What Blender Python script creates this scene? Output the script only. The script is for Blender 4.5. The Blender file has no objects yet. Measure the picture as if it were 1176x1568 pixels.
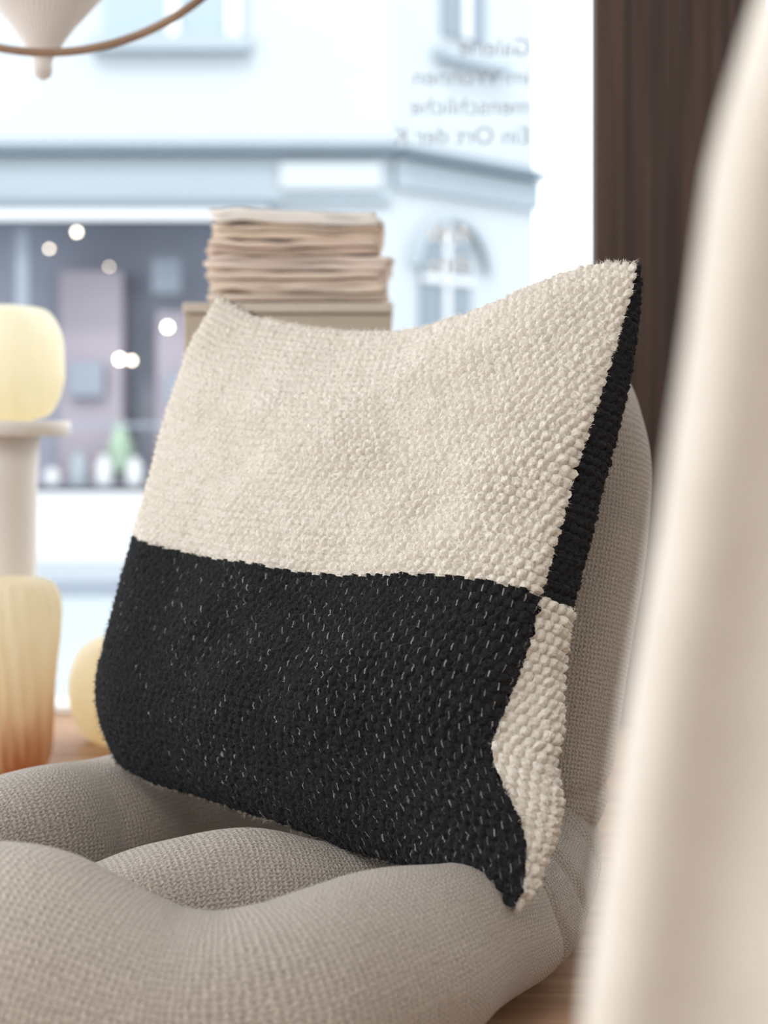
import bpy, math, random
import numpy as np
from mathutils import Vector, noise
random.seed(4); rng=np.random.default_rng(4)
S=bpy.context.scene
S.view_settings.view_transform='Standard'
def link(o,parent=None):
    S.collection.objects.link(o)
    if parent: o.parent=parent
    return o
def empty(name):
    e=bpy.data.objects.new(name,None); return link(e)
# ---------- materials ----------
def srgb(r,g,b,k=1.0):
    f=lambda c:(c/255/12.92 if c/255<=.04045 else ((c/255+.055)/1.055)**2.4)
    return (f(r)*k,f(g)*k,f(b)*k,1)
class NT:
    def __init__(s,name):
        s.m=bpy.data.materials.new(name); s.m.use_nodes=True
        s.t=s.m.node_tree; s.b=s.t.nodes['Principled BSDF']; s.out=s.t.nodes['Material Output']
    def n(s,typ,**k):
        nd=s.t.nodes.new(typ)
        for a,v in k.items(): setattr(nd,a,v)
        return nd
    def l(s,a,b): s.t.links.new(a,b)
    def math(s,op,a,b=None,c=None):
        nd=s.n('ShaderNodeMath',operation=op)
        for i,v in enumerate((a,b,c)):
            if v is None: continue
            if isinstance(v,(int,float)): nd.inputs[i].default_value=v
            else: s.l(v,nd.inputs[i])
        return nd.outputs[0]
    def mix(s,f,a,b):
        nd=s.n('ShaderNodeMix',data_type='RGBA')
        for sock,v in ((nd.inputs[0],f),(nd.inputs[6],a),(nd.inputs[7],b)):
            if isinstance(v,(int,float,tuple)): sock.default_value=v
            else: s.l(v,sock)
        return nd.outputs[2]
    def bump(s,h,dist,strength=1.0):
        nd=s.n('ShaderNodeBump'); nd.inputs['Strength'].default_value=strength
        nd.inputs['Distance'].default_value=dist; s.l(h,nd.inputs['Height']); s.l(nd.outputs[0],s.b.inputs['Normal'])
def simple(name,col,rough=.6,noise_amt=.08,scale=6,emis=0,bump=0):
    q=NT(name); q.b.inputs['Roughness'].default_value=rough
    tc=q.n('ShaderNodeTexCoord'); nz=q.n('ShaderNodeTexNoise'); nz.inputs['Scale'].default_value=scale
    nz.inputs['Detail'].default_value=4
    q.l(tc.outputs['Object'],nz.inputs['Vector'])
    c2=tuple(max(0,c*(1-noise_amt*2)) for c in col[:3])+(1,)
    q.l(q.mix(nz.outputs[0],col,c2),q.b.inputs['Base Color'])
    if emis:
        q.b.inputs['Emission Color'].default_value=col; q.b.inputs['Emission Strength'].default_value=emis
    if bump: q.bump(nz.outputs[0],bump)
    return q.m
# ---------- mesh helpers ----------
def mesh_obj(name,verts,faces,mat,parent=None,smooth=True,uv=None):
    me=bpy.data.meshes.new(name); me.from_pydata([tuple(v) for v in verts],[],faces)
    if uv is not None:
        ul=me.uv_layers.new(name='UVMap')
        for l in me.loops: ul.data[l.index].uv=uv[l.vertex_index]
    if smooth: me.polygons.foreach_set('use_smooth',[True]*len(me.polygons))
    me.materials.append(mat); me.update()
    o=bpy.data.objects.new(name,me); return link(o,parent)
def box(name,x0,x1,y0,y1,z0,z1,mat,parent=None,bev=0.0,axis=None,org=None):
    v=[(x,y,z) for x in(x0,x1) for y in(y0,y1) for z in(z0,z1)]
    if axis:  # local frame: x along axis, y along normal
        ax=Vector(axis).normalized(); nm=Vector((-ax.y,ax.x,0)); og=Vector(org)
        v=[tuple(og+ax*p[0]+nm*p[1]+Vector((0,0,p[2]))) for p in v]
    f=[(0,1,3,2),(4,6,7,5),(0,4,5,1),(2,3,7,6),(0,2,6,4),(1,5,7,3)]
    o=mesh_obj(name,v,f,mat,parent,smooth=False)
    if bev:
        m=o.modifiers.new('b','BEVEL'); m.width=bev; m.segments=3
    return o
def crd(pts):
    P=np.array(pts,float); P=np.vstack([2*P[0]-P[1],P,2*P[-1]-P[-2]])
    out=[]
    for i in range(1,len(P)-2):
        for t in np.linspace(0,1,24,endpoint=False):
            a,b,c,d=P[i-1],P[i],P[i+1],P[i+2]
            out.append(.5*(2*b+(c-a)*t+(2*a-5*b+4*c-d)*t*t+(3*b-a-3*c+d)*t**3))
    out.append(P[-2]); out=np.array(out)
    L=np.r_[0,np.cumsum(np.linalg.norm(np.diff(out[:,:3],axis=0),axis=1))]
    return out,L
def cr(pts,n,prm=None):
    out,L=crd(pts)
    q=(np.linspace(0,1,n) if prm is None else prm)*L[-1]
    return np.stack([np.interp(q,L,out[:,k]) for k in range(out.shape[1])],1),L[-1]
def tube(name,pts,mat,parent=None,n=160,seg=64,caps=True,lump=0.0,seed=0,creases=(),dimples=()):
    c,L=cr(pts,n); r=c[:,3].copy(); c=c[:,:3]
    s=np.linspace(0,L,n)
    if caps:
        for i in range(n):
            d=min(s[i],L-s[i]); R=r[i]
            if d<R: r[i]=R*math.sqrt(max(1-(1-d/R)**2,1e-4))
    T=np.gradient(c,axis=0); T/=np.linalg.norm(T,axis=1)[:,None]
    N=np.cross(T[0],[0,0,1.]); N/=np.linalg.norm(N)
    V=[];UV=[];F=[]
    for i in range(n):
        N=N-T[i]*np.dot(N,T[i]); N/=np.linalg.norm(N); B=np.cross(T[i],N)
        for j in range(seg+1):
            a=2*math.pi*j/seg; dr=N*math.cos(a)+B*math.sin(a)
            p=c[i]+dr*r[i]
            if lump:
                k=noise.noise(Vector(tuple(c[i]+dr*.09))*9+Vector((seed,0,0)))
                p=p+dr*lump*k
            for (cs,cw,cd) in creases:
                sh=cs*L+.018*math.sin(a*2+cs*9)
                p=p-dr*cd*math.exp(-((s[i]-sh)/cw)**2)
            for (dc,dw,dd) in dimples:
                q=p-np.array(dc); p=p-np.array([0,0,1.])*dd*math.exp(-(q@q)/(dw*dw))
            V.append(p); UV.append((s[i],j/seg*2*math.pi*.085))
    for i in range(n-1):
        for j in range(seg):
            a=i*(seg+1)+j; F.append((a,a+1,a+seg+2,a+seg+1))
    if caps:
        F.append(tuple(range(seg,-1,-1))[:-1]); b=(n-1)*(seg+1); F.append(tuple(b+j for j in range(seg)))
    return mesh_obj(name,V,F,mat,parent,True,UV)
def lathe(name,prof,center,mat,parent=None,seg=72,sx=1,sy=1,rib=0,ribn=0,twist=0):
    V=[];F=[];n=len(prof);z0=prof[0][1]
    for r,z in prof:
        for j in range(seg):
            a=2*math.pi*j/seg
            rr=r*(1+rib*math.cos(ribn*a+twist*(z-z0)))
            V.append((center[0]+rr*math.cos(a)*sx,center[1]+rr*math.sin(a)*sy,center[2]+z))
    for i in range(n-1):
        for j in range(seg):
            F.append((i*seg+j,i*seg+(j+1)%seg,(i+1)*seg+(j+1)%seg,(i+1)*seg+j))
    F.append(tuple(range(seg-1,-1,-1))); F.append(tuple((n-1)*seg+j for j in range(seg)))
    return mesh_obj(name,V,F,mat,parent)

# ---------- camera ----------
cam=bpy.data.cameras.new('camera'); co=bpy.data.objects.new('camera',cam); link(co)
co.location=(0,0,.95); co.rotation_euler=(math.pi/2,0,0)
cam.sensor_fit='VERTICAL'; cam.sensor_height=36; cam.lens=50
cam.shift_y=-(134/1568)
cam.dof.use_dof=True; cam.dof.focus_distance=1.38; cam.dof.aperture_fstop=3.0
cam.clip_start=.05
S.camera=co
# ---------- fabric materials ----------
def knit_mat(name,base,dark,k,bd,sheen=.3):
    q=NT(name); q.b.inputs['Roughness'].default_value=.95
    q.b.inputs['Sheen Weight'].default_value=sheen; q.b.inputs['Sheen Roughness'].default_value=.5
    q.b.inputs['Specular IOR Level'].default_value=.15
    uv=q.n('ShaderNodeUVMap'); sp=q.n('ShaderNodeSeparateXYZ'); q.l(uv.outputs[0],sp.inputs[0])
    nz=q.n('ShaderNodeTexNoise'); nz.inputs['Scale'].default_value=120; nz.inputs['Detail'].default_value=3; q.l(uv.outputs[0],nz.inputs['Vector'])
    w=q.math('MULTIPLY',q.math('SUBTRACT',nz.outputs[0],.5),6.5)
    a=q.math('SINE',q.math('ADD',q.math('MULTIPLY',sp.outputs[0],k),w))
    b=q.math('SINE',q.math('ADD',q.math('ADD',q.math('MULTIPLY',sp.outputs[1],k*1.05),q.math('MULTIPLY',a,1.3)),w))
    h=q.math('ADD',q.math('MULTIPLY',a,.24),q.math('MULTIPLY',b,.30))
    nf=q.n('ShaderNodeTexNoise'); nf.inputs['Scale'].default_value=460; nf.inputs['Detail'].default_value=3; q.l(uv.outputs[0],nf.inputs['Vector'])
    h=q.math('ADD',h,q.math('MULTIPLY',nf.outputs[0],1.7))
    q.bump(h,bd)
    f=q.math('MULTIPLY_ADD',h,.6,-.08)
    cl=q.n('ShaderNodeClamp'); q.l(f,cl.inputs[0])
    vs=q.n('ShaderNodeTexVoronoi'); vs.inputs['Scale'].default_value=75; q.l(uv.outputs[0],vs.inputs['Vector'])
    sl=q.math('LESS_THAN',vs.outputs['Distance'],.085)
    c=q.mix(cl.outputs[0],dark,base)
    q.l(q.mix(q.math('MULTIPLY',sl,.45),c,srgb(96,84,74)),q.b.inputs['Base Color'])
    return q.m
seat_m=knit_mat('seat_knit_fabric',srgb(241,232,221),srgb(160,149,138),1250,.0020)

def weave_mat(name,kind):
    q=NT(name); q.b.inputs['Roughness'].default_value=.95; q.b.inputs['Specular IOR Level'].default_value=.1
    uv=q.n('ShaderNodeUVMap'); sp=q.n('ShaderNodeSeparateXYZ'); q.l(uv.outputs[0],sp.inputs[0])
    nf=q.n('ShaderNodeTexNoise'); nf.inputs['Scale'].default_value=420; nf.inputs['Detail'].default_value=3
    q.l(uv.outputs[0],nf.inputs['Vector'])
    if kind=='cream':
        q.b.inputs['Sheen Weight'].default_value=.25
        q.l(q.mix(nf.outputs[0],srgb(250,245,236),srgb(214,206,193)),q.b.inputs['Base Color'])
    else:
        q.b.inputs['Sheen Weight'].default_value=.09; q.b.inputs['Sheen Roughness'].default_value=.4
        bc=q.mix(nf.outputs[0],srgb(14,14,16),srgb(56,57,60))
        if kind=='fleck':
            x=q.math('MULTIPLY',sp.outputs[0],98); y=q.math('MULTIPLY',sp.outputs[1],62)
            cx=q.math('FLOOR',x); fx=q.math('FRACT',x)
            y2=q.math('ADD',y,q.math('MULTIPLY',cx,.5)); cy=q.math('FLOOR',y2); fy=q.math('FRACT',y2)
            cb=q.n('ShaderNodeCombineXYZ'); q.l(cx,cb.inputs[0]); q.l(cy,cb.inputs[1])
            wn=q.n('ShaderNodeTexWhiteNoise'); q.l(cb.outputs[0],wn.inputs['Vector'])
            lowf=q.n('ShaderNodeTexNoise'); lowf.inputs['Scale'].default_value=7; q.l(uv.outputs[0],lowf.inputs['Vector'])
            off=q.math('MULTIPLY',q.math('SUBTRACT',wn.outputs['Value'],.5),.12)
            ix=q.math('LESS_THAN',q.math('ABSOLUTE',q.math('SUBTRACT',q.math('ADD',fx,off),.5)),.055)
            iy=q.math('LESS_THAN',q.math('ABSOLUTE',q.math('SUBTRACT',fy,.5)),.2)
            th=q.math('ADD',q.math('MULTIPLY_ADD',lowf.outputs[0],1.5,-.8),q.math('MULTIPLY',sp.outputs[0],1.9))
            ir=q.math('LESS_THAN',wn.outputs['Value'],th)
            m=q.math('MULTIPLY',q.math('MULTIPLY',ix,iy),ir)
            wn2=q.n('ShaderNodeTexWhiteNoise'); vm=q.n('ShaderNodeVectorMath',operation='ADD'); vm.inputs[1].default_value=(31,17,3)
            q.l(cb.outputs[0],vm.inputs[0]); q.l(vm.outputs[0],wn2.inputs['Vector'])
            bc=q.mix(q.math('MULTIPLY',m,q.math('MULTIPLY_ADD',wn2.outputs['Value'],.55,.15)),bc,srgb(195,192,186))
        q.l(bc,q.b.inputs['Base Color'])
    q.bump(nf.outputs[0],.0016,.9)
    return q.m
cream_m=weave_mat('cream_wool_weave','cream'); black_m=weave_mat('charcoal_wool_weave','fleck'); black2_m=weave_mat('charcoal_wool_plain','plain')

# ---------- cushion ----------
R_=[(.2576,1.45,1.1131),(.2373,1.428,1.0483),(.2141,1.4045,.9822),(.1883,1.381,.9183),(.1662,1.3555,.8504),(.1448,1.331,.7881),(.1274,1.309,.7336),(.1027,1.285,.6786),(.0961,1.276,.6571),(.1066,1.262,.6255),(.1215,1.248,.5947),(.1221,1.234,.5647),(.1131,1.22,.5366)]
L_=[(-.2091,1.80,1.1111),(-.2431,1.777,1.0357),(-.2624,1.753,.958),(-.2777,1.728,.8786),(-.2924,1.7075,.8167),(-.3081,1.686,.7526),(-.3213,1.666,.6938),(-.3301,1.649,.6472),(-.3226,1.634,.6049),(-.3035,1.62,.5647)]
T_=[(-.2091,1.80,1.1111),(-.165,1.77,1.0841),(-.1099,1.735,1.0695),(-.0528,1.69,1.0571),(.0015,1.65,1.0546),(.0423,1.615,1.0553),(.0815,1.585,1.0628),(.1224,1.55,1.0746),(.1619,1.52,1.0917),(.1998,1.49,1.1073),(.2308,1.47,1.1127),(.2576,1.45,1.1131)]
B_=[(-.3035,1.62,.5647),(-.2597,1.58,.5546),(-.18,1.52,.5487),(-.0979,1.44,.5454),(-.0304,1.38,.5381),(.0315,1.32,.5379),(.0711,1.27,.536),(.1131,1.22,.5366)]
def nz2(s,t,seed,freq):
    g=np.random.default_rng(seed).random((freq+3,freq+3))*2-1
    x=s*freq; y=t*freq; i=np.floor(x).astype(int); j=np.floor(y).astype(int)
    fx=x-i; fy=y-j; fx=fx*fx*(3-2*fx); fy=fy*fy*(3-2*fy)
    return (g[i,j]*(1-fx)+g[i+1,j]*fx)*(1-fy)+(g[i,j+1]*(1-fx)+g[i+1,j+1]*fx)*fy
def split(s): return .538+.015*s
def pillow_side(name,sgn,N,parent):
    s1=np.linspace(0,1,N)
    t1=s1.copy()
    if sgn<0: s1=.5-.5*np.cos(math.pi*s1); s1[-1]=1.0; s1[0]=0.0
    rc,_=cr(R_,N,t1); lc,_=cr(L_,N,t1); tc,_=cr(T_,N,s1); bc,_=cr(B_,N,s1)
    s,t=np.meshgrid(s1,t1,indexing='ij')
    sE=s[...,None]; tE=t[...,None]
    P=(1-sE)*lc[None,:,:]+sE*rc[None,:,:]+(1-tE)*tc[:,None,:]+tE*bc[:,None,:]
    P-=(1-sE)*(1-tE)*lc[0]+sE*(1-tE)*rc[0]+(1-sE)*tE*lc[-1]+sE*tE*rc[-1]
    a=np.clip(4*s*(1-s),0,1); b=np.clip(4*t*(1-t),0,1)
    nrm=np.array([-.588,-.72,.37])*sgn
    if sgn>0:
        H=.080*(a**.55)*(b**.5)
        H=H+.014*nz2(s,t,3,4)*a*b+.007*nz2(s,t,8,9)*np.sqrt(a*b)
        H-=.030*np.exp(-((t-.80-.12*(1-s))/.045)**2)*np.clip((s-.62)/.38,0,1)**1.2*a**.3
        H+=.014*np.exp(-((t-.70)/.05)**2)*np.clip((s-.6)/.4,0,1)*a**.3
        H-=.016*np.exp(-((s-.50)/.16)**2-((t-.06)/.10)**2)*b**.3
        H+=.007*np.sin(44*t+5*s)*np.clip((s-.75)/.25,0,1)*a**.5*np.exp(-((t-.42)/.16)**2)
    else:
        H=.112*(a**.42)*(b**.42)
        H=H+.010*nz2(s,t,5,5)*a*b
        lat=.115*a**.5*np.exp(-(1-s)/.2)*b**.3*(.72+1.25*np.exp(-((t-.80)/.11)**2))
        lat*=1+.07*np.sin(38*t)*np.clip((t-.5)*4,0,1)
        P=P+np.array([.77,-.63,0])*lat[...,None]
        P[...,2]+=.05*b**.5*np.exp(-t/.08)*np.exp(-((s-.09)/.06)**2)
        H=H+.012*nz2(s,t,77,14)*np.clip((t-.5)*3,0,1)*a**.4
    P=P+nrm*H[...,None]
    # thread coordinates in metres (arc length across the cloth)
    dl=np.linalg.norm(np.diff(P,axis=0),axis=2)
    if sgn>0:
        U=np.vstack([np.zeros((1,N)),np.cumsum(dl,axis=0)]); U=U*(.62/U[-1].mean())
        U=U*.5+.5*U.mean(axis=1,keepdims=True)
    else:
        U=np.cumsum(dl[::-1],axis=0)[::-1]; U=np.vstack([U,np.zeros((1,N))])
        Up=np.pad(U,((0,0),(20,20)),mode='edge'); cs=np.cumsum(np.pad(Up,((0,0),(1,0))),axis=1); U=(cs[:,41:]-cs[:,:-41])/41
    Vv=t*.60
    warp=.0013*nz2(s,t,21,34); warp2=.0014*nz2(s,t,22,34)
    cx=(U+warp)*96; row=(Vv+warp2)*108
    ir=np.floor(row); fr=row-ir
    fx=cx+.5*(ir%2); fxx=fx-np.floor(fx)
    ex=(fxx-.5)/.5; ey=(fr-.5)/.5
    cell=np.sin(np.floor(fx)*12.9898+ir*78.233)*43758.5453; cell=cell-np.floor(cell)
    cell2=np.sin(np.floor(fx)*39.346+ir*11.135)*24634.633; cell2=cell2-np.floor(cell2)
    ex2=ex+(.15+.35*(cell2-.5))*ey
    bmp=np.sqrt(np.clip(1-np.clip(np.abs(ex2),0,1)**2.2*.95-np.abs(ey)**2.4*.85,0,1))
    cr_=(t<split(s))
    if sgn<0: cr_=~cr_
    amp=np.where(cr_,.0050,.0030)
    amp=amp*(.5+.5*s)*(1+.4*nz2(s,t,41,12))
    d=amp*bmp*(.7+.6*cell)+.0015*nz2(s,t,31,210)*(.6+.4*s)+.0007*nz2(s,t,32,340)+.0003*rng.standard_normal(s.shape)
    du=np.gradient(P,axis=0); dv=np.gradient(P,axis=1)
    nn=np.cross(dv,du); nn/=np.linalg.norm(nn,axis=2)[...,None]+1e-12
    if (nn.reshape(-1,3).mean(0)@nrm)<0: nn=-nn
    P=P+nn*d[...,None]
    V=P.reshape(-1,3)
    idx=np.arange(N*N).reshape(N,N)
    q=np.stack([idx[:-1,:-1],idx[:-1,1:],idx[1:,1:],idx[1:,:-1]],-1).reshape(-1,4)
    if sgn<0: q=q[:,::-1]
    me=bpy.data.meshes.new(name); me.vertices.add(N*N); me.vertices.foreach_set('co',V.ravel())
    nf=len(q); me.loops.add(nf*4); me.loops.foreach_set('vertex_index',q.ravel().astype(np.int32))
    me.polygons.add(nf); me.polygons.foreach_set('loop_start',np.arange(0,nf*4,4,dtype=np.int32))
    ul=me.uv_layers.new(name='UVMap')
    uvv=np.stack([U.ravel(),Vv.ravel()],1)[q.ravel()]
    ul.data.foreach_set('uv',uvv.ravel())
    tt=t+.002*np.sin(np.floor(fx)*2.1)-split(s)
    fm=(tt[:-1,:-1].reshape(-1)>0).astype(np.int32)
    if sgn<0: fm=1-fm
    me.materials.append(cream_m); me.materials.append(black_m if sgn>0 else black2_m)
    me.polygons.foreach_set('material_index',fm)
    me.polygons.foreach_set('use_smooth',np.ones(nf,bool))
    me.update(calc_edges=True); me.validate()
    o=link(bpy.data.objects.new(name,me),parent)
    return P,nn,t-split(s),o
cushion=empty('throw_cushion')
Pf,Nf,tf,_=pillow_side('front_cover',1,820,cushion)
Pb,Nb,tb,_=pillow_side('back_cover',-1,640,cushion)
def fuzz(name,P,NN,t,count,swap,edge):
    N=P.shape[0]
    for which in (0,1):
        V=[];F=[]
        k=0
        while k<count//2:
            if random.random()<edge:
                i,j=random.choice([(random.choice([1,N-2]),random.randrange(1,N-1)),(random.randrange(1,N-1),random.choice([1,2,N-2]))])
            else: i=random.randrange(1,N-1); j=random.randrange(1,N-1)
            isb=(t[i,j]>0)
            if swap: isb=not isb
            if isb!=bool(which): k+=1; continue
            k+=1
            p=P[i,j]; n=NN[i,j]; d=n*.5+np.array([random.gauss(0,.6) for _ in range(3)])
            d/=np.linalg.norm(d); L=random.uniform(.002,.0060)
            sd=np.cross(d,[random.random(),random.random(),random.random()]); sd/=np.linalg.norm(sd)+1e-9
            w=.00022; m=p+d*L*.55+np.array([random.gauss(0,.0006) for _ in range(3)]); e=p+d*L+np.array([random.gauss(0,.0014) for _ in range(3)])
            b=len(V); V+= [p-sd*w,p+sd*w,m+sd*w,m-sd*w,e]; F+=[(b,b+1,b+2,b+3),(b+3,b+2,b+4)]
        mesh_obj(name+('_cream','_charcoal')[which],V,F,(fz_c,fz_b)[which],cushion)
fz_c=simple('wool_fibre_cream',srgb(246,240,230),.9); fz_b=simple('wool_fibre_charcoal',srgb(62,63,67),.9)
fuzz('fuzz_front',Pf,Nf,tf,100000,False,.10); fuzz('fuzz_back',Pb,Nb,tb,30000,True,.3)

# ---------- lounge chair ----------
chair=empty('lounge_chair')
dim=[((-.36,1.27,.55),.05,.022)]
tube('front_coil',[(-.80,1.62,.50,.09),(-.66,1.36,.50,.10),(-.47,1.17,.507,.100),(-.302,1.12,.515,.101),(-.168,1.09,.490,.088),(-.085,1.10,.491,.084),(.001,1.175,.500,.079),(.062,1.26,.494,.068),(.112,1.34,.480,.061),(.145,1.43,.480,.062),(.165,1.56,.49,.076),(.14,1.70,.49,.085),(.05,1.80,.49,.085),(-.10,1.84,.48,.08)],seat_m,chair,lump=.008,n=320,seg=80,creases=[(.665,.006,.005),(.70,.010,.006),(.745,.007,.005)],dimples=dim)
tube('rear_coil',[(-.70,1.42,.476,.08),(-.54,1.44,.480,.082),(-.41,1.52,.490,.080),(-.352,1.61,.478,.086),(-.27,1.72,.474,.083),(-.12,1.78,.47,.078),(.05,1.70,.475,.078)],seat_m,chair,lump=.007,seed=5,dimples=dim)
tube('seat_centre',[(-.34,1.27,.452,.050),(-.27,1.30,.472,.070),(-.17,1.34,.483,.08),(-.06,1.39,.470,.074),(.04,1.45,.465,.062)],seat_m,chair,lump=.008,seed=9)
tube('seat_base',[(-.55,1.40,.45,.05),(-.3,1.42,.45,.05),(-.1,1.5,.45,.05),(.08,1.55,.45,.05)],seat_m,chair)
tube('backrest',[(.165,1.53,.49,.07),(.180,1.57,.60,.076),(.200,1.60,.72,.078),(.220,1.63,.83,.078),(.233,1.66,.940,.072),(.205,1.74,.985,.070),(.08,1.85,.96,.08),(-.06,1.92,.92,.085),(-.16,1.95,.82,.085),(-.18,1.94,.66,.085),(-.17,1.89,.50,.085)],seat_m,chair,lump=.007,seed=12,n=240,creases=[(.05,.008,.006)])
tube('backrest_centre',[(.13,1.72,.50,.08),(.12,1.77,.66,.085),(.07,1.84,.80,.08),(-.02,1.88,.72,.085),(-.08,1.89,.58,.085),(-.08,1.87,.49,.08)],seat_m,chair,lump=.005,seed=15)

# ---------- platform / room ----------
def wood(name,c1,c2,scale,axis,rough=.5):
    q=NT(name); q.b.inputs['Roughness'].default_value=rough
    tc=q.n('ShaderNodeTexCoord'); mp=q.n('ShaderNodeMapping')
    mp.inputs['Scale'].default_value={'z':(60,60,1.2),'x':(1.5,40,40),'y':(40,1.5,40)}[axis]
    q.l(tc.outputs['Object'],mp.inputs[0]); nz=q.n('ShaderNodeTexNoise'); nz.inputs['Scale'].default_value=scale
    nz.inputs['Detail'].default_value=6; q.l(mp.outputs[0],nz.inputs['Vector'])
    rmp=q.n('ShaderNodeValToRGB'); rmp.color_ramp.elements[0].position=.35; rmp.color_ramp.elements[1].position=.68
    rmp.color_ramp.elements[0].color=c1; rmp.color_ramp.elements[1].color=c2
    q.l(nz.outputs[0],rmp.inputs[0]); q.l(rmp.outputs[0],q.b.inputs['Base Color'])
    q.bump(nz.outputs[0],.0015,.5)
    return q.m
plat_m=wood('oak_platform',srgb(150,112,82),srgb(188,150,118),1.0,'x')
post_m=wood('dark_walnut',srgb(50,36,31),srgb(88,66,56),1.0,'z')
white_m=simple('white_paint',srgb(235,234,232),.5,.02)
box('floor',-3.2,1.6,-2.6,2.80,.36,.40,plat_m)
box('ceiling',-3.2,1.6,-2.6,2.85,2.95,3.05,white_m)
box('wall_right',1.5,1.6,-2.6,2.80,.4,2.95,simple('warm_wall',srgb(210,207,203),.8))
box('wall_back',-3.2,1.6,-2.6,-2.5,.4,2.95,simple('warm_wall_b',srgb(228,226,223),.8))
box('window_post',.382,.70,2.58,2.63,.4,2.95,post_m,bev=.004)
box('trim_1',-3.2,.382,2.72,2.80,2.75,2.95,post_m,bev=.004)
box('trim_2',-3.2,.382,2.70,2.80,.40,.415,white_m,bev=.003)

# ---------- exterior ----------
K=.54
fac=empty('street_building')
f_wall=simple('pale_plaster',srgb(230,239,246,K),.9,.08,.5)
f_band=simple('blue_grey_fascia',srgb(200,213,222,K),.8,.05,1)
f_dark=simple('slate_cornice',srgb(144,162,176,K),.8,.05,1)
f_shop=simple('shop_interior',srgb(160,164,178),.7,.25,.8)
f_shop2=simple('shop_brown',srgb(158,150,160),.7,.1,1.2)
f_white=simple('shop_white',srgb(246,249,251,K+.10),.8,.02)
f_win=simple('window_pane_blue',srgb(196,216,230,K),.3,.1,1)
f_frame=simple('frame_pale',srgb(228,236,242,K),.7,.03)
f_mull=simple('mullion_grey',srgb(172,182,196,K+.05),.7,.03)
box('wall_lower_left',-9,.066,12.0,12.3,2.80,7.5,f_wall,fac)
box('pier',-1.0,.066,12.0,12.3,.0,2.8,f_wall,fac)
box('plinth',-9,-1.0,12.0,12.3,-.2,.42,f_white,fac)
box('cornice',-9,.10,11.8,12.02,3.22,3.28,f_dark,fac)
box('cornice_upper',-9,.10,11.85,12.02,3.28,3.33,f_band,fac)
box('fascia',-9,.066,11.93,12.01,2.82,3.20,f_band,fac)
box('sign_panel',-.87,-.02,11.88,11.94,2.92,3.14,f_frame,fac)
box('awning_edge',-9,-.95,11.7,12.0,2.74,2.80,f_dark,fac)
box('awning_valance',-9,-.95,11.72,11.76,2.64,2.735,f_white,fac)
box('shop_back',-9,-1.0,12.9,13.0,-.2,2.8,f_shop,fac)
box('shop_ceiling',-9,-1.0,12.0,12.9,2.78,2.82,f_shop,fac)
box('shop_floor',-9,-1.0,12.0,12.9,.38,.43,f_shop,fac)
for i,(x,w) in enumerate([(-3.05,.10),(-1.12,.08),(-4.2,.08)]):
    box('mullion_%d'%i,x-w/2,x+w/2,11.98,12.05,.42,2.62,f_mull,fac)
box('transom',-9,-1.0,11.98,12.05,.93,.96,f_mull,fac)
box('shop_cabinet',-2.85,-2.3,12.5,12.8,.43,2.3,f_shop2,fac)
box('shop_cabinet_b',-2.0,-1.3,12.5,12.8,.43,1.95,f_shop2,fac)
for i,(x,z0,z1,w) in enumerate([(-2.6,1.2,1.5,.3),(-1.7,1.1,1.4,.4),(-1.9,2.1,2.4,.25)]):
    box('shop_picture_%d'%i,x-w/2,x+w/2,12.4,12.45,z0,z1,f_mull,fac)
for x,h,m in [(-2.40,.26,f_white),(-2.14,.24,f_white),(-2.85,.15,f_white),(-2.62,.3,f_band)]:
    lathe('jar',[(.06,0),(.07,.02),(.07,h*.7),(.04,h*.85),(.035,h)],(x,12.2,.43),m,fac,seg=16)
gm=simple('plant_green',srgb(168,190,168),.8)
lathe('shop_plant',[(.03,0),(.09,.1),(.1,.25),(.04,.42),(.01,.5)],(-2.28,12.3,.50),gm,fac,seg=12,rib=.2,ribn=5)
bulb=NT('warm_bulb'); bulb.b.inputs['Emission Color'].default_value=(1,.85,.66,1); bulb.b.inputs['Emission Strength'].default_value=15
for i,(x,z,r) in enumerate([(-2.57,2.56,.020),(-2.8,2.42,.013),(-2.3,2.27,.009),(-1.81,1.765,.026),(-2.21,1.495,.027),(-2.11,1.485,.018)]):
    lathe('shop_lamp_%d'%i,[(r*.3,-r*.95),(r*.8,-r*.6),(r,0),(r*.8,r*.6),(r*.3,r*.95)],(x,11.9,z),bulb.m,fac,seg=16)
box('upper_window_l',-2.35,-1.2,11.96,12.02,4.22,6,f_win,fac)
box('upper_window_l_bar',-1.82,-1.72,11.93,11.98,4.22,6,f_white,fac)
box('upper_window_l_frame',-1.32,-1.2,11.92,11.98,4.22,6,f_white,fac)
box('upper_sill_l',-2.45,-1.12,11.85,12.02,4.08,4.2,f_band,fac)
ax=(1.351,1.3,0); og=(.066,12.0,0)
def fb(n,a0,a1,y0,y1,z0,z1,m): box(n,a0,a1,y0,y1,z0,z1,m,fac,axis=ax,org=og)
f_win2=simple('window_pane_dark',srgb(156,172,186,K),.3,.1,1)
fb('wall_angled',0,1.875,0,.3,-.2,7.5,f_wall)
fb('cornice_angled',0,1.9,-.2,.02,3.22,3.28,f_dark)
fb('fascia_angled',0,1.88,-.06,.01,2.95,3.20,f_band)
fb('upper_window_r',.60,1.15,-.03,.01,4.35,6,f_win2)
fb('upper_window_r_bar',.84,.92,-.06,0,4.35,6,f_white)
fb('upper_sill_r',.5,1.4,-.14,.02,4.12,4.22,f_band)
fb('side_window',.33,.95,-.03,.01,1.7,2.55,f_win2)
fb('side_window_bar',.60,.66,-.06,0,1.7,2.7,f_white)
fb('side_window_rail',.33,.95,-.06,0,2.18,2.24,f_white)
AV=[];AF=[];A=Vector(ax).normalized();NM=Vector((-A.y,A.x,0))
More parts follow.
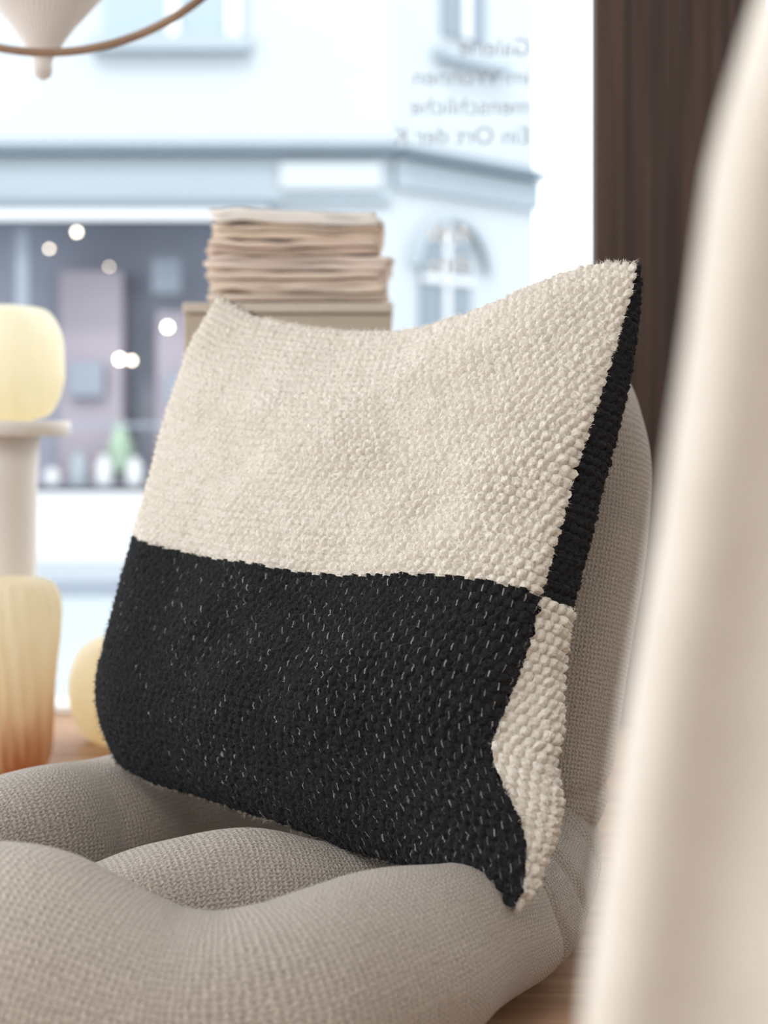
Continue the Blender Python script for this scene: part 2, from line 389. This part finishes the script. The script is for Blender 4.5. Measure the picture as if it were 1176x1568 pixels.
for k in range(25):
    a=math.pi*k/24
    for rr,y in ((.42,-.08),(.50,-.08),(.50,.01)):
        p=Vector(og)+A*(.70-rr*math.cos(a))+NM*y; AV.append((p.x,p.y,2.3+rr*math.sin(a)))
for k in range(24):
    b=k*3; AF+=[(b,b+3,b+4,b+1),(b+1,b+4,b+5,b+2)]
mesh_obj('side_window_arch',AV,AF,f_band,fac)
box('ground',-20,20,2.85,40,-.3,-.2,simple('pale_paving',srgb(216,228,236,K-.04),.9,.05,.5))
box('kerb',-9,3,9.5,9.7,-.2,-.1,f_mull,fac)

lm=simple('vinyl_lettering',srgb(200,213,224,.85),.6,0); lw=simple('vinyl_lettering_white',srgb(250,252,253),.6,0)
let=empty('window_lettering')
for i,(txt,x,z,sz,m) in enumerate([('Ein Ort der K',.275,1.475,.046,lm),('menschliche',.275,1.53,.046,lm),('Galerie',.275,1.64,.046,lm),('im Wohnen',.275,1.585,.046,lm),('Anfr',.165,1.29,.05,lw),('diro',.165,1.235,.05,lw)]):
    c=bpy.data.curves.new('line_%d'%(i+1),'FONT'); c.body=txt; c.size=sz; c.extrude=.0004
    o=link(bpy.data.objects.new('line_%d'%(i+1),c),let); c.materials.append(m)
    o.rotation_euler=(math.pi/2,0,math.pi); o.location=(x,2.66,z)

# ---------- pendant lamp ----------
pend=empty('pendant_lamp')
pl_m=simple('pleated_shade',srgb(244,242,240),.8,.03,20)
prof=[(.003,0),(.011,.005),(.0135,.020),(.0125,.028),(.022,.044),(.042,.075),(.072,.112),(.125,.18),(.19,.29),(.235,.40),(.23,.45),(.16,.53),(.08,.60),(.02,.64)]
pc,_=cr([(a,0,b,0) for a,b in prof],80)
prof2=[(max(p[0],.002),p[2]) for p in pc]
lathe('shade',prof2,(-.494,2.06,1.449),pl_m,pend,seg=360,rib=.03,ribn=48,twist=9)
hp=[]
for k in range(61):
    a=2*math.pi*k/60; hp.append((-.474+.347*math.cos(a),2.0,1.82+.347*math.sin(a),.006))
tube('hoop',hp,wood('ash_hoop',srgb(136,110,90),srgb(166,138,114),1,'x'),pend,n=240,seg=16,caps=False)
box('cord',-.496,-.492,2.058,2.062,2.05,2.95,white_m,pend)
box('hoop_hanger',-.476,-.472,1.998,2.002,2.16,2.95,white_m,pend)

# ---------- vases, pedestal ----------
def glass(name,top,mid,bot,z0,z1):
    q=NT(name); q.b.inputs['Roughness'].default_value=.3; q.b.inputs['Specular IOR Level'].default_value=.5
    tc=q.n('ShaderNodeTexCoord'); sp=q.n('ShaderNodeSeparateXYZ'); q.l(tc.outputs['Object'],sp.inputs[0])
    mr=q.n('ShaderNodeMapRange'); q.l(sp.outputs[2],mr.inputs[0]); mr.inputs[1].default_value=z0; mr.inputs[2].default_value=z1
    mp=q.n('ShaderNodeMapping'); mp.inputs['Rotation'].default_value=(0,.7,0); mp.inputs['Scale'].default_value=(60,20,6); q.l(tc.outputs['Object'],mp.inputs[0])
    nz=q.n('ShaderNodeTexNoise'); nz.inputs['Scale'].default_value=1; q.l(mp.outputs[0],nz.inputs['Vector'])
    f=q.math('ADD',mr.outputs[0],q.math('MULTIPLY',q.math('SUBTRACT',nz.outputs[0],.5),.9))
    rp=q.n('ShaderNodeValToRGB'); e=rp.color_ramp.elements; e[0].color=bot; e[1].color=top; m=e.new(.42); m.color=mid
    q.l(f,rp.inputs[0]); q.l(rp.outputs[0],q.b.inputs['Base Color'])
    tr=q.n('ShaderNodeBsdfTranslucent'); q.l(rp.outputs[0],tr.inputs[0])
    ms=q.n('ShaderNodeMixShader'); ms.inputs[0].default_value=.6
    q.l(q.b.outputs[0],ms.inputs[1]); q.l(tr.outputs[0],ms.inputs[2]); q.l(ms.outputs[0],q.out.inputs[0])
    return q.m
g1=glass('amber_glass',srgb(246,240,220),srgb(240,222,190),srgb(200,138,100),.40,.64)
g2=glass('yellow_glass',srgb(254,251,236),srgb(253,247,226),srgb(249,238,206),.96,1.14)
g3=glass('pale_yellow_glass',srgb(252,246,226),srgb(250,240,212),srgb(246,230,196),.40,.6)
def smooth_prof(p,n=60):
    c,_=cr([(a,0,b,0) for a,b in p],n); return [(max(q[0],.001),q[2]) for q in c]
lathe('amber_vase',smooth_prof([(.045,0),(.058,.02),(.062,.06),(.066,.14),(.074,.22),(.074,.27),(.062,.298),(.04,.305),(.03,.300),(.028,.28)]),(-.590,2.26,.40),g1,seg=144,rib=.025,ribn=20,twist=30)
lathe('glass_vase',smooth_prof([(.05,0),(.085,.015),(.104,.06),(.106,.10),(.101,.15),(.08,.188),(.045,.197),(.04,.19)]),(-.660,2.45,.956),g2,seg=144,rib=.02,ribn=6)
lathe('round_glass_vase',smooth_prof([(.04,0),(.065,.02),(.082,.07),(.083,.11),(.068,.155),(.04,.178),(.025,.18),(.022,.17)]),(-.462,2.47,.40),g3,rib=.02,ribn=6)
ped_m=simple('pedestal_white',srgb(234,230,227),.6,.02)
ped=empty('display_pedestal')
lathe('column',[(.07,0),(.062,.03),(.060,.25),(.062,.45),(.066,.53)],(-.660,2.45,.40),ped_m,ped)
lathe('top_plate',[(.112,0),(.118,.003),(.118,.023),(.115,.026)],(-.660,2.45,.93),ped_m,ped)

# ---------- plinth box and folded textiles ----------
bx_m=simple('taupe_plinth',srgb(190,177,160),.7,.04,5)
plinth=empty('display_plinth')
box('body',-.312,.012,2.22,2.55,.40,1.122,bx_m,plinth,bev=.003)
box('top_board',-.314,.014,2.215,2.555,1.124,1.140,simple('plinth_top',srgb(208,198,183),.7,.03,5),plinth,bev=.003)
stack=empty('folded_textile_stack')
st_cols=[srgb(242,224,208),srgb(238,219,203),srgb(248,232,220),srgb(235,214,198),srgb(248,230,210),srgb(252,246,240)]
st_m=[simple('linen_%d'%i,c,.9,.05,14) for i,c in enumerate(st_cols)]
z=1.1455
for k in range(6):
    th=.0235; x0=-.280+random.uniform(-.010,.010); x1=-.002+random.uniform(-.018,.010); y0=2.25+random.uniform(-.010,.010); y1=2.50
    V=[];F=[];leaf=2
    for lf in range(leaf):
        base=len(V); hh=th/leaf
        prof=[]
        e=random.uniform(-.010,.010); xo=x0+random.uniform(-.006,.010)
        for a in np.linspace(-math.pi/2,-3*math.pi/2,9): prof.append((xo+hh*.5+hh*.5*math.cos(a)*1.4,hh*.5+hh*.46*math.sin(a)))
        xs=np.linspace(xo+.01,x1+e,36)
        loop=prof+[(x,hh*.90) for x in xs]+[(x1+e+.004,hh*.5)]+[(x,hh*.06) for x in xs[::-1]]; n=len(loop)
        ys=np.linspace(y0+random.uniform(-.008,.008),y1,18)
        amp=0 if (k==0 and lf==0) else 1
        for y in ys:
            for (x,zz) in loop:
                ww=(.0045*noise.noise(Vector((x*18,y*11,k*1.3+lf*.2)))+.0060*noise.noise(Vector((x*5,y*5,k*.7))))*amp
                ww*=1+1.3*max(0,(-.20-x)/.06)
                V.append((x+.009*noise.noise(Vector((y*12,k,lf))),y+.008*noise.noise(Vector((x*12,k*2+lf*.7,1))),z+lf*hh+zz+ww))
        for i in range(17):
            for j in range(n):
                F.append((base+i*n+j,base+i*n+(j+1)%n,base+(i+1)*n+(j+1)%n,base+(i+1)*n+j))
        F.append(tuple(base+j for j in range(n))[::-1]); F.append(tuple(base+17*n+j for j in range(n)))
    mesh_obj('folded_cloth_%d'%(k+1),V,F,st_m[k],stack)
    z+=th+.0006

# ---------- foreground curtain ----------
q=NT('cream_curtain_cloth'); q.b.inputs['Roughness'].default_value=.95
tc=q.n('ShaderNodeTexCoord'); nz=q.n('ShaderNodeTexNoise'); nz.inputs['Scale'].default_value=25
q.l(tc.outputs['Object'],nz.inputs['Vector']); q.bump(nz.outputs[0],.003,.5)
q.l(q.mix(nz.outputs[0],srgb(238,233,224),srgb(220,214,203)),q.b.inputs['Base Color'])
zk=np.array([.40,.60,.76,.857,.919,.98,1.04,1.084,1.15,1.3,1.6,2.0,2.9]); xk=np.array([.048,.054,.066,.080,.091,.100,.108,.121,.143,.17,.21,.24,.27])
V=[];F=[];nu=90;zs=np.linspace(.405,2.94,150)
for zz in zs:
    xe=np.interp(zz,zk,xk)
    for i in range(nu):
        u=i/(nu-1)
        if u<.12:
            a=math.pi*(1-u/.12); x=xe+.016*(1-math.sin(a)); y=.47-.018*math.cos(a)
        else:
            w=(u-.12)/.88; x=xe+.016+w*.55; y=.452+.022*math.sin(w*34+zz*1.2)*min(1,w*6)
        y+=.012*noise.noise(Vector((u*4,zz*3,2)))
        V.append((x,y,zz))
for r in range(149):
    for i in range(nu-1):
        a=r*nu+i; F.append((a,a+1,a+nu+1,a+nu))
mesh_obj('curtain',V,F,q.m)

# ---------- light ----------
w=bpy.data.worlds.new('sky'); S.world=w; w.use_nodes=True
bg=w.node_tree.nodes['Background']; bg.inputs[0].default_value=(.93,.97,1,1); bg.inputs[1].default_value=2.95
sun=bpy.data.lights.new('sun','SUN'); sun.energy=1.5; sun.angle=.1; sun.color=(1,.98,.95)
so=link(bpy.data.objects.new('sun',sun)); so.rotation_euler=(math.radians(42),0,math.radians(-12))
def area(name,loc,target,size,energy,col):
    a=bpy.data.lights.new(name,'AREA'); a.size=size; a.energy=energy; a.color=col
    o=link(bpy.data.objects.new(name,a)); o.location=loc
    o.rotation_euler=(Vector(target)-Vector(loc)).to_track_quat('-Z','Y').to_euler()
area('ceiling_lamp',(-.6,-.6,2.8),(0,1.4,.8),1.2,24,(1,.97,.94))
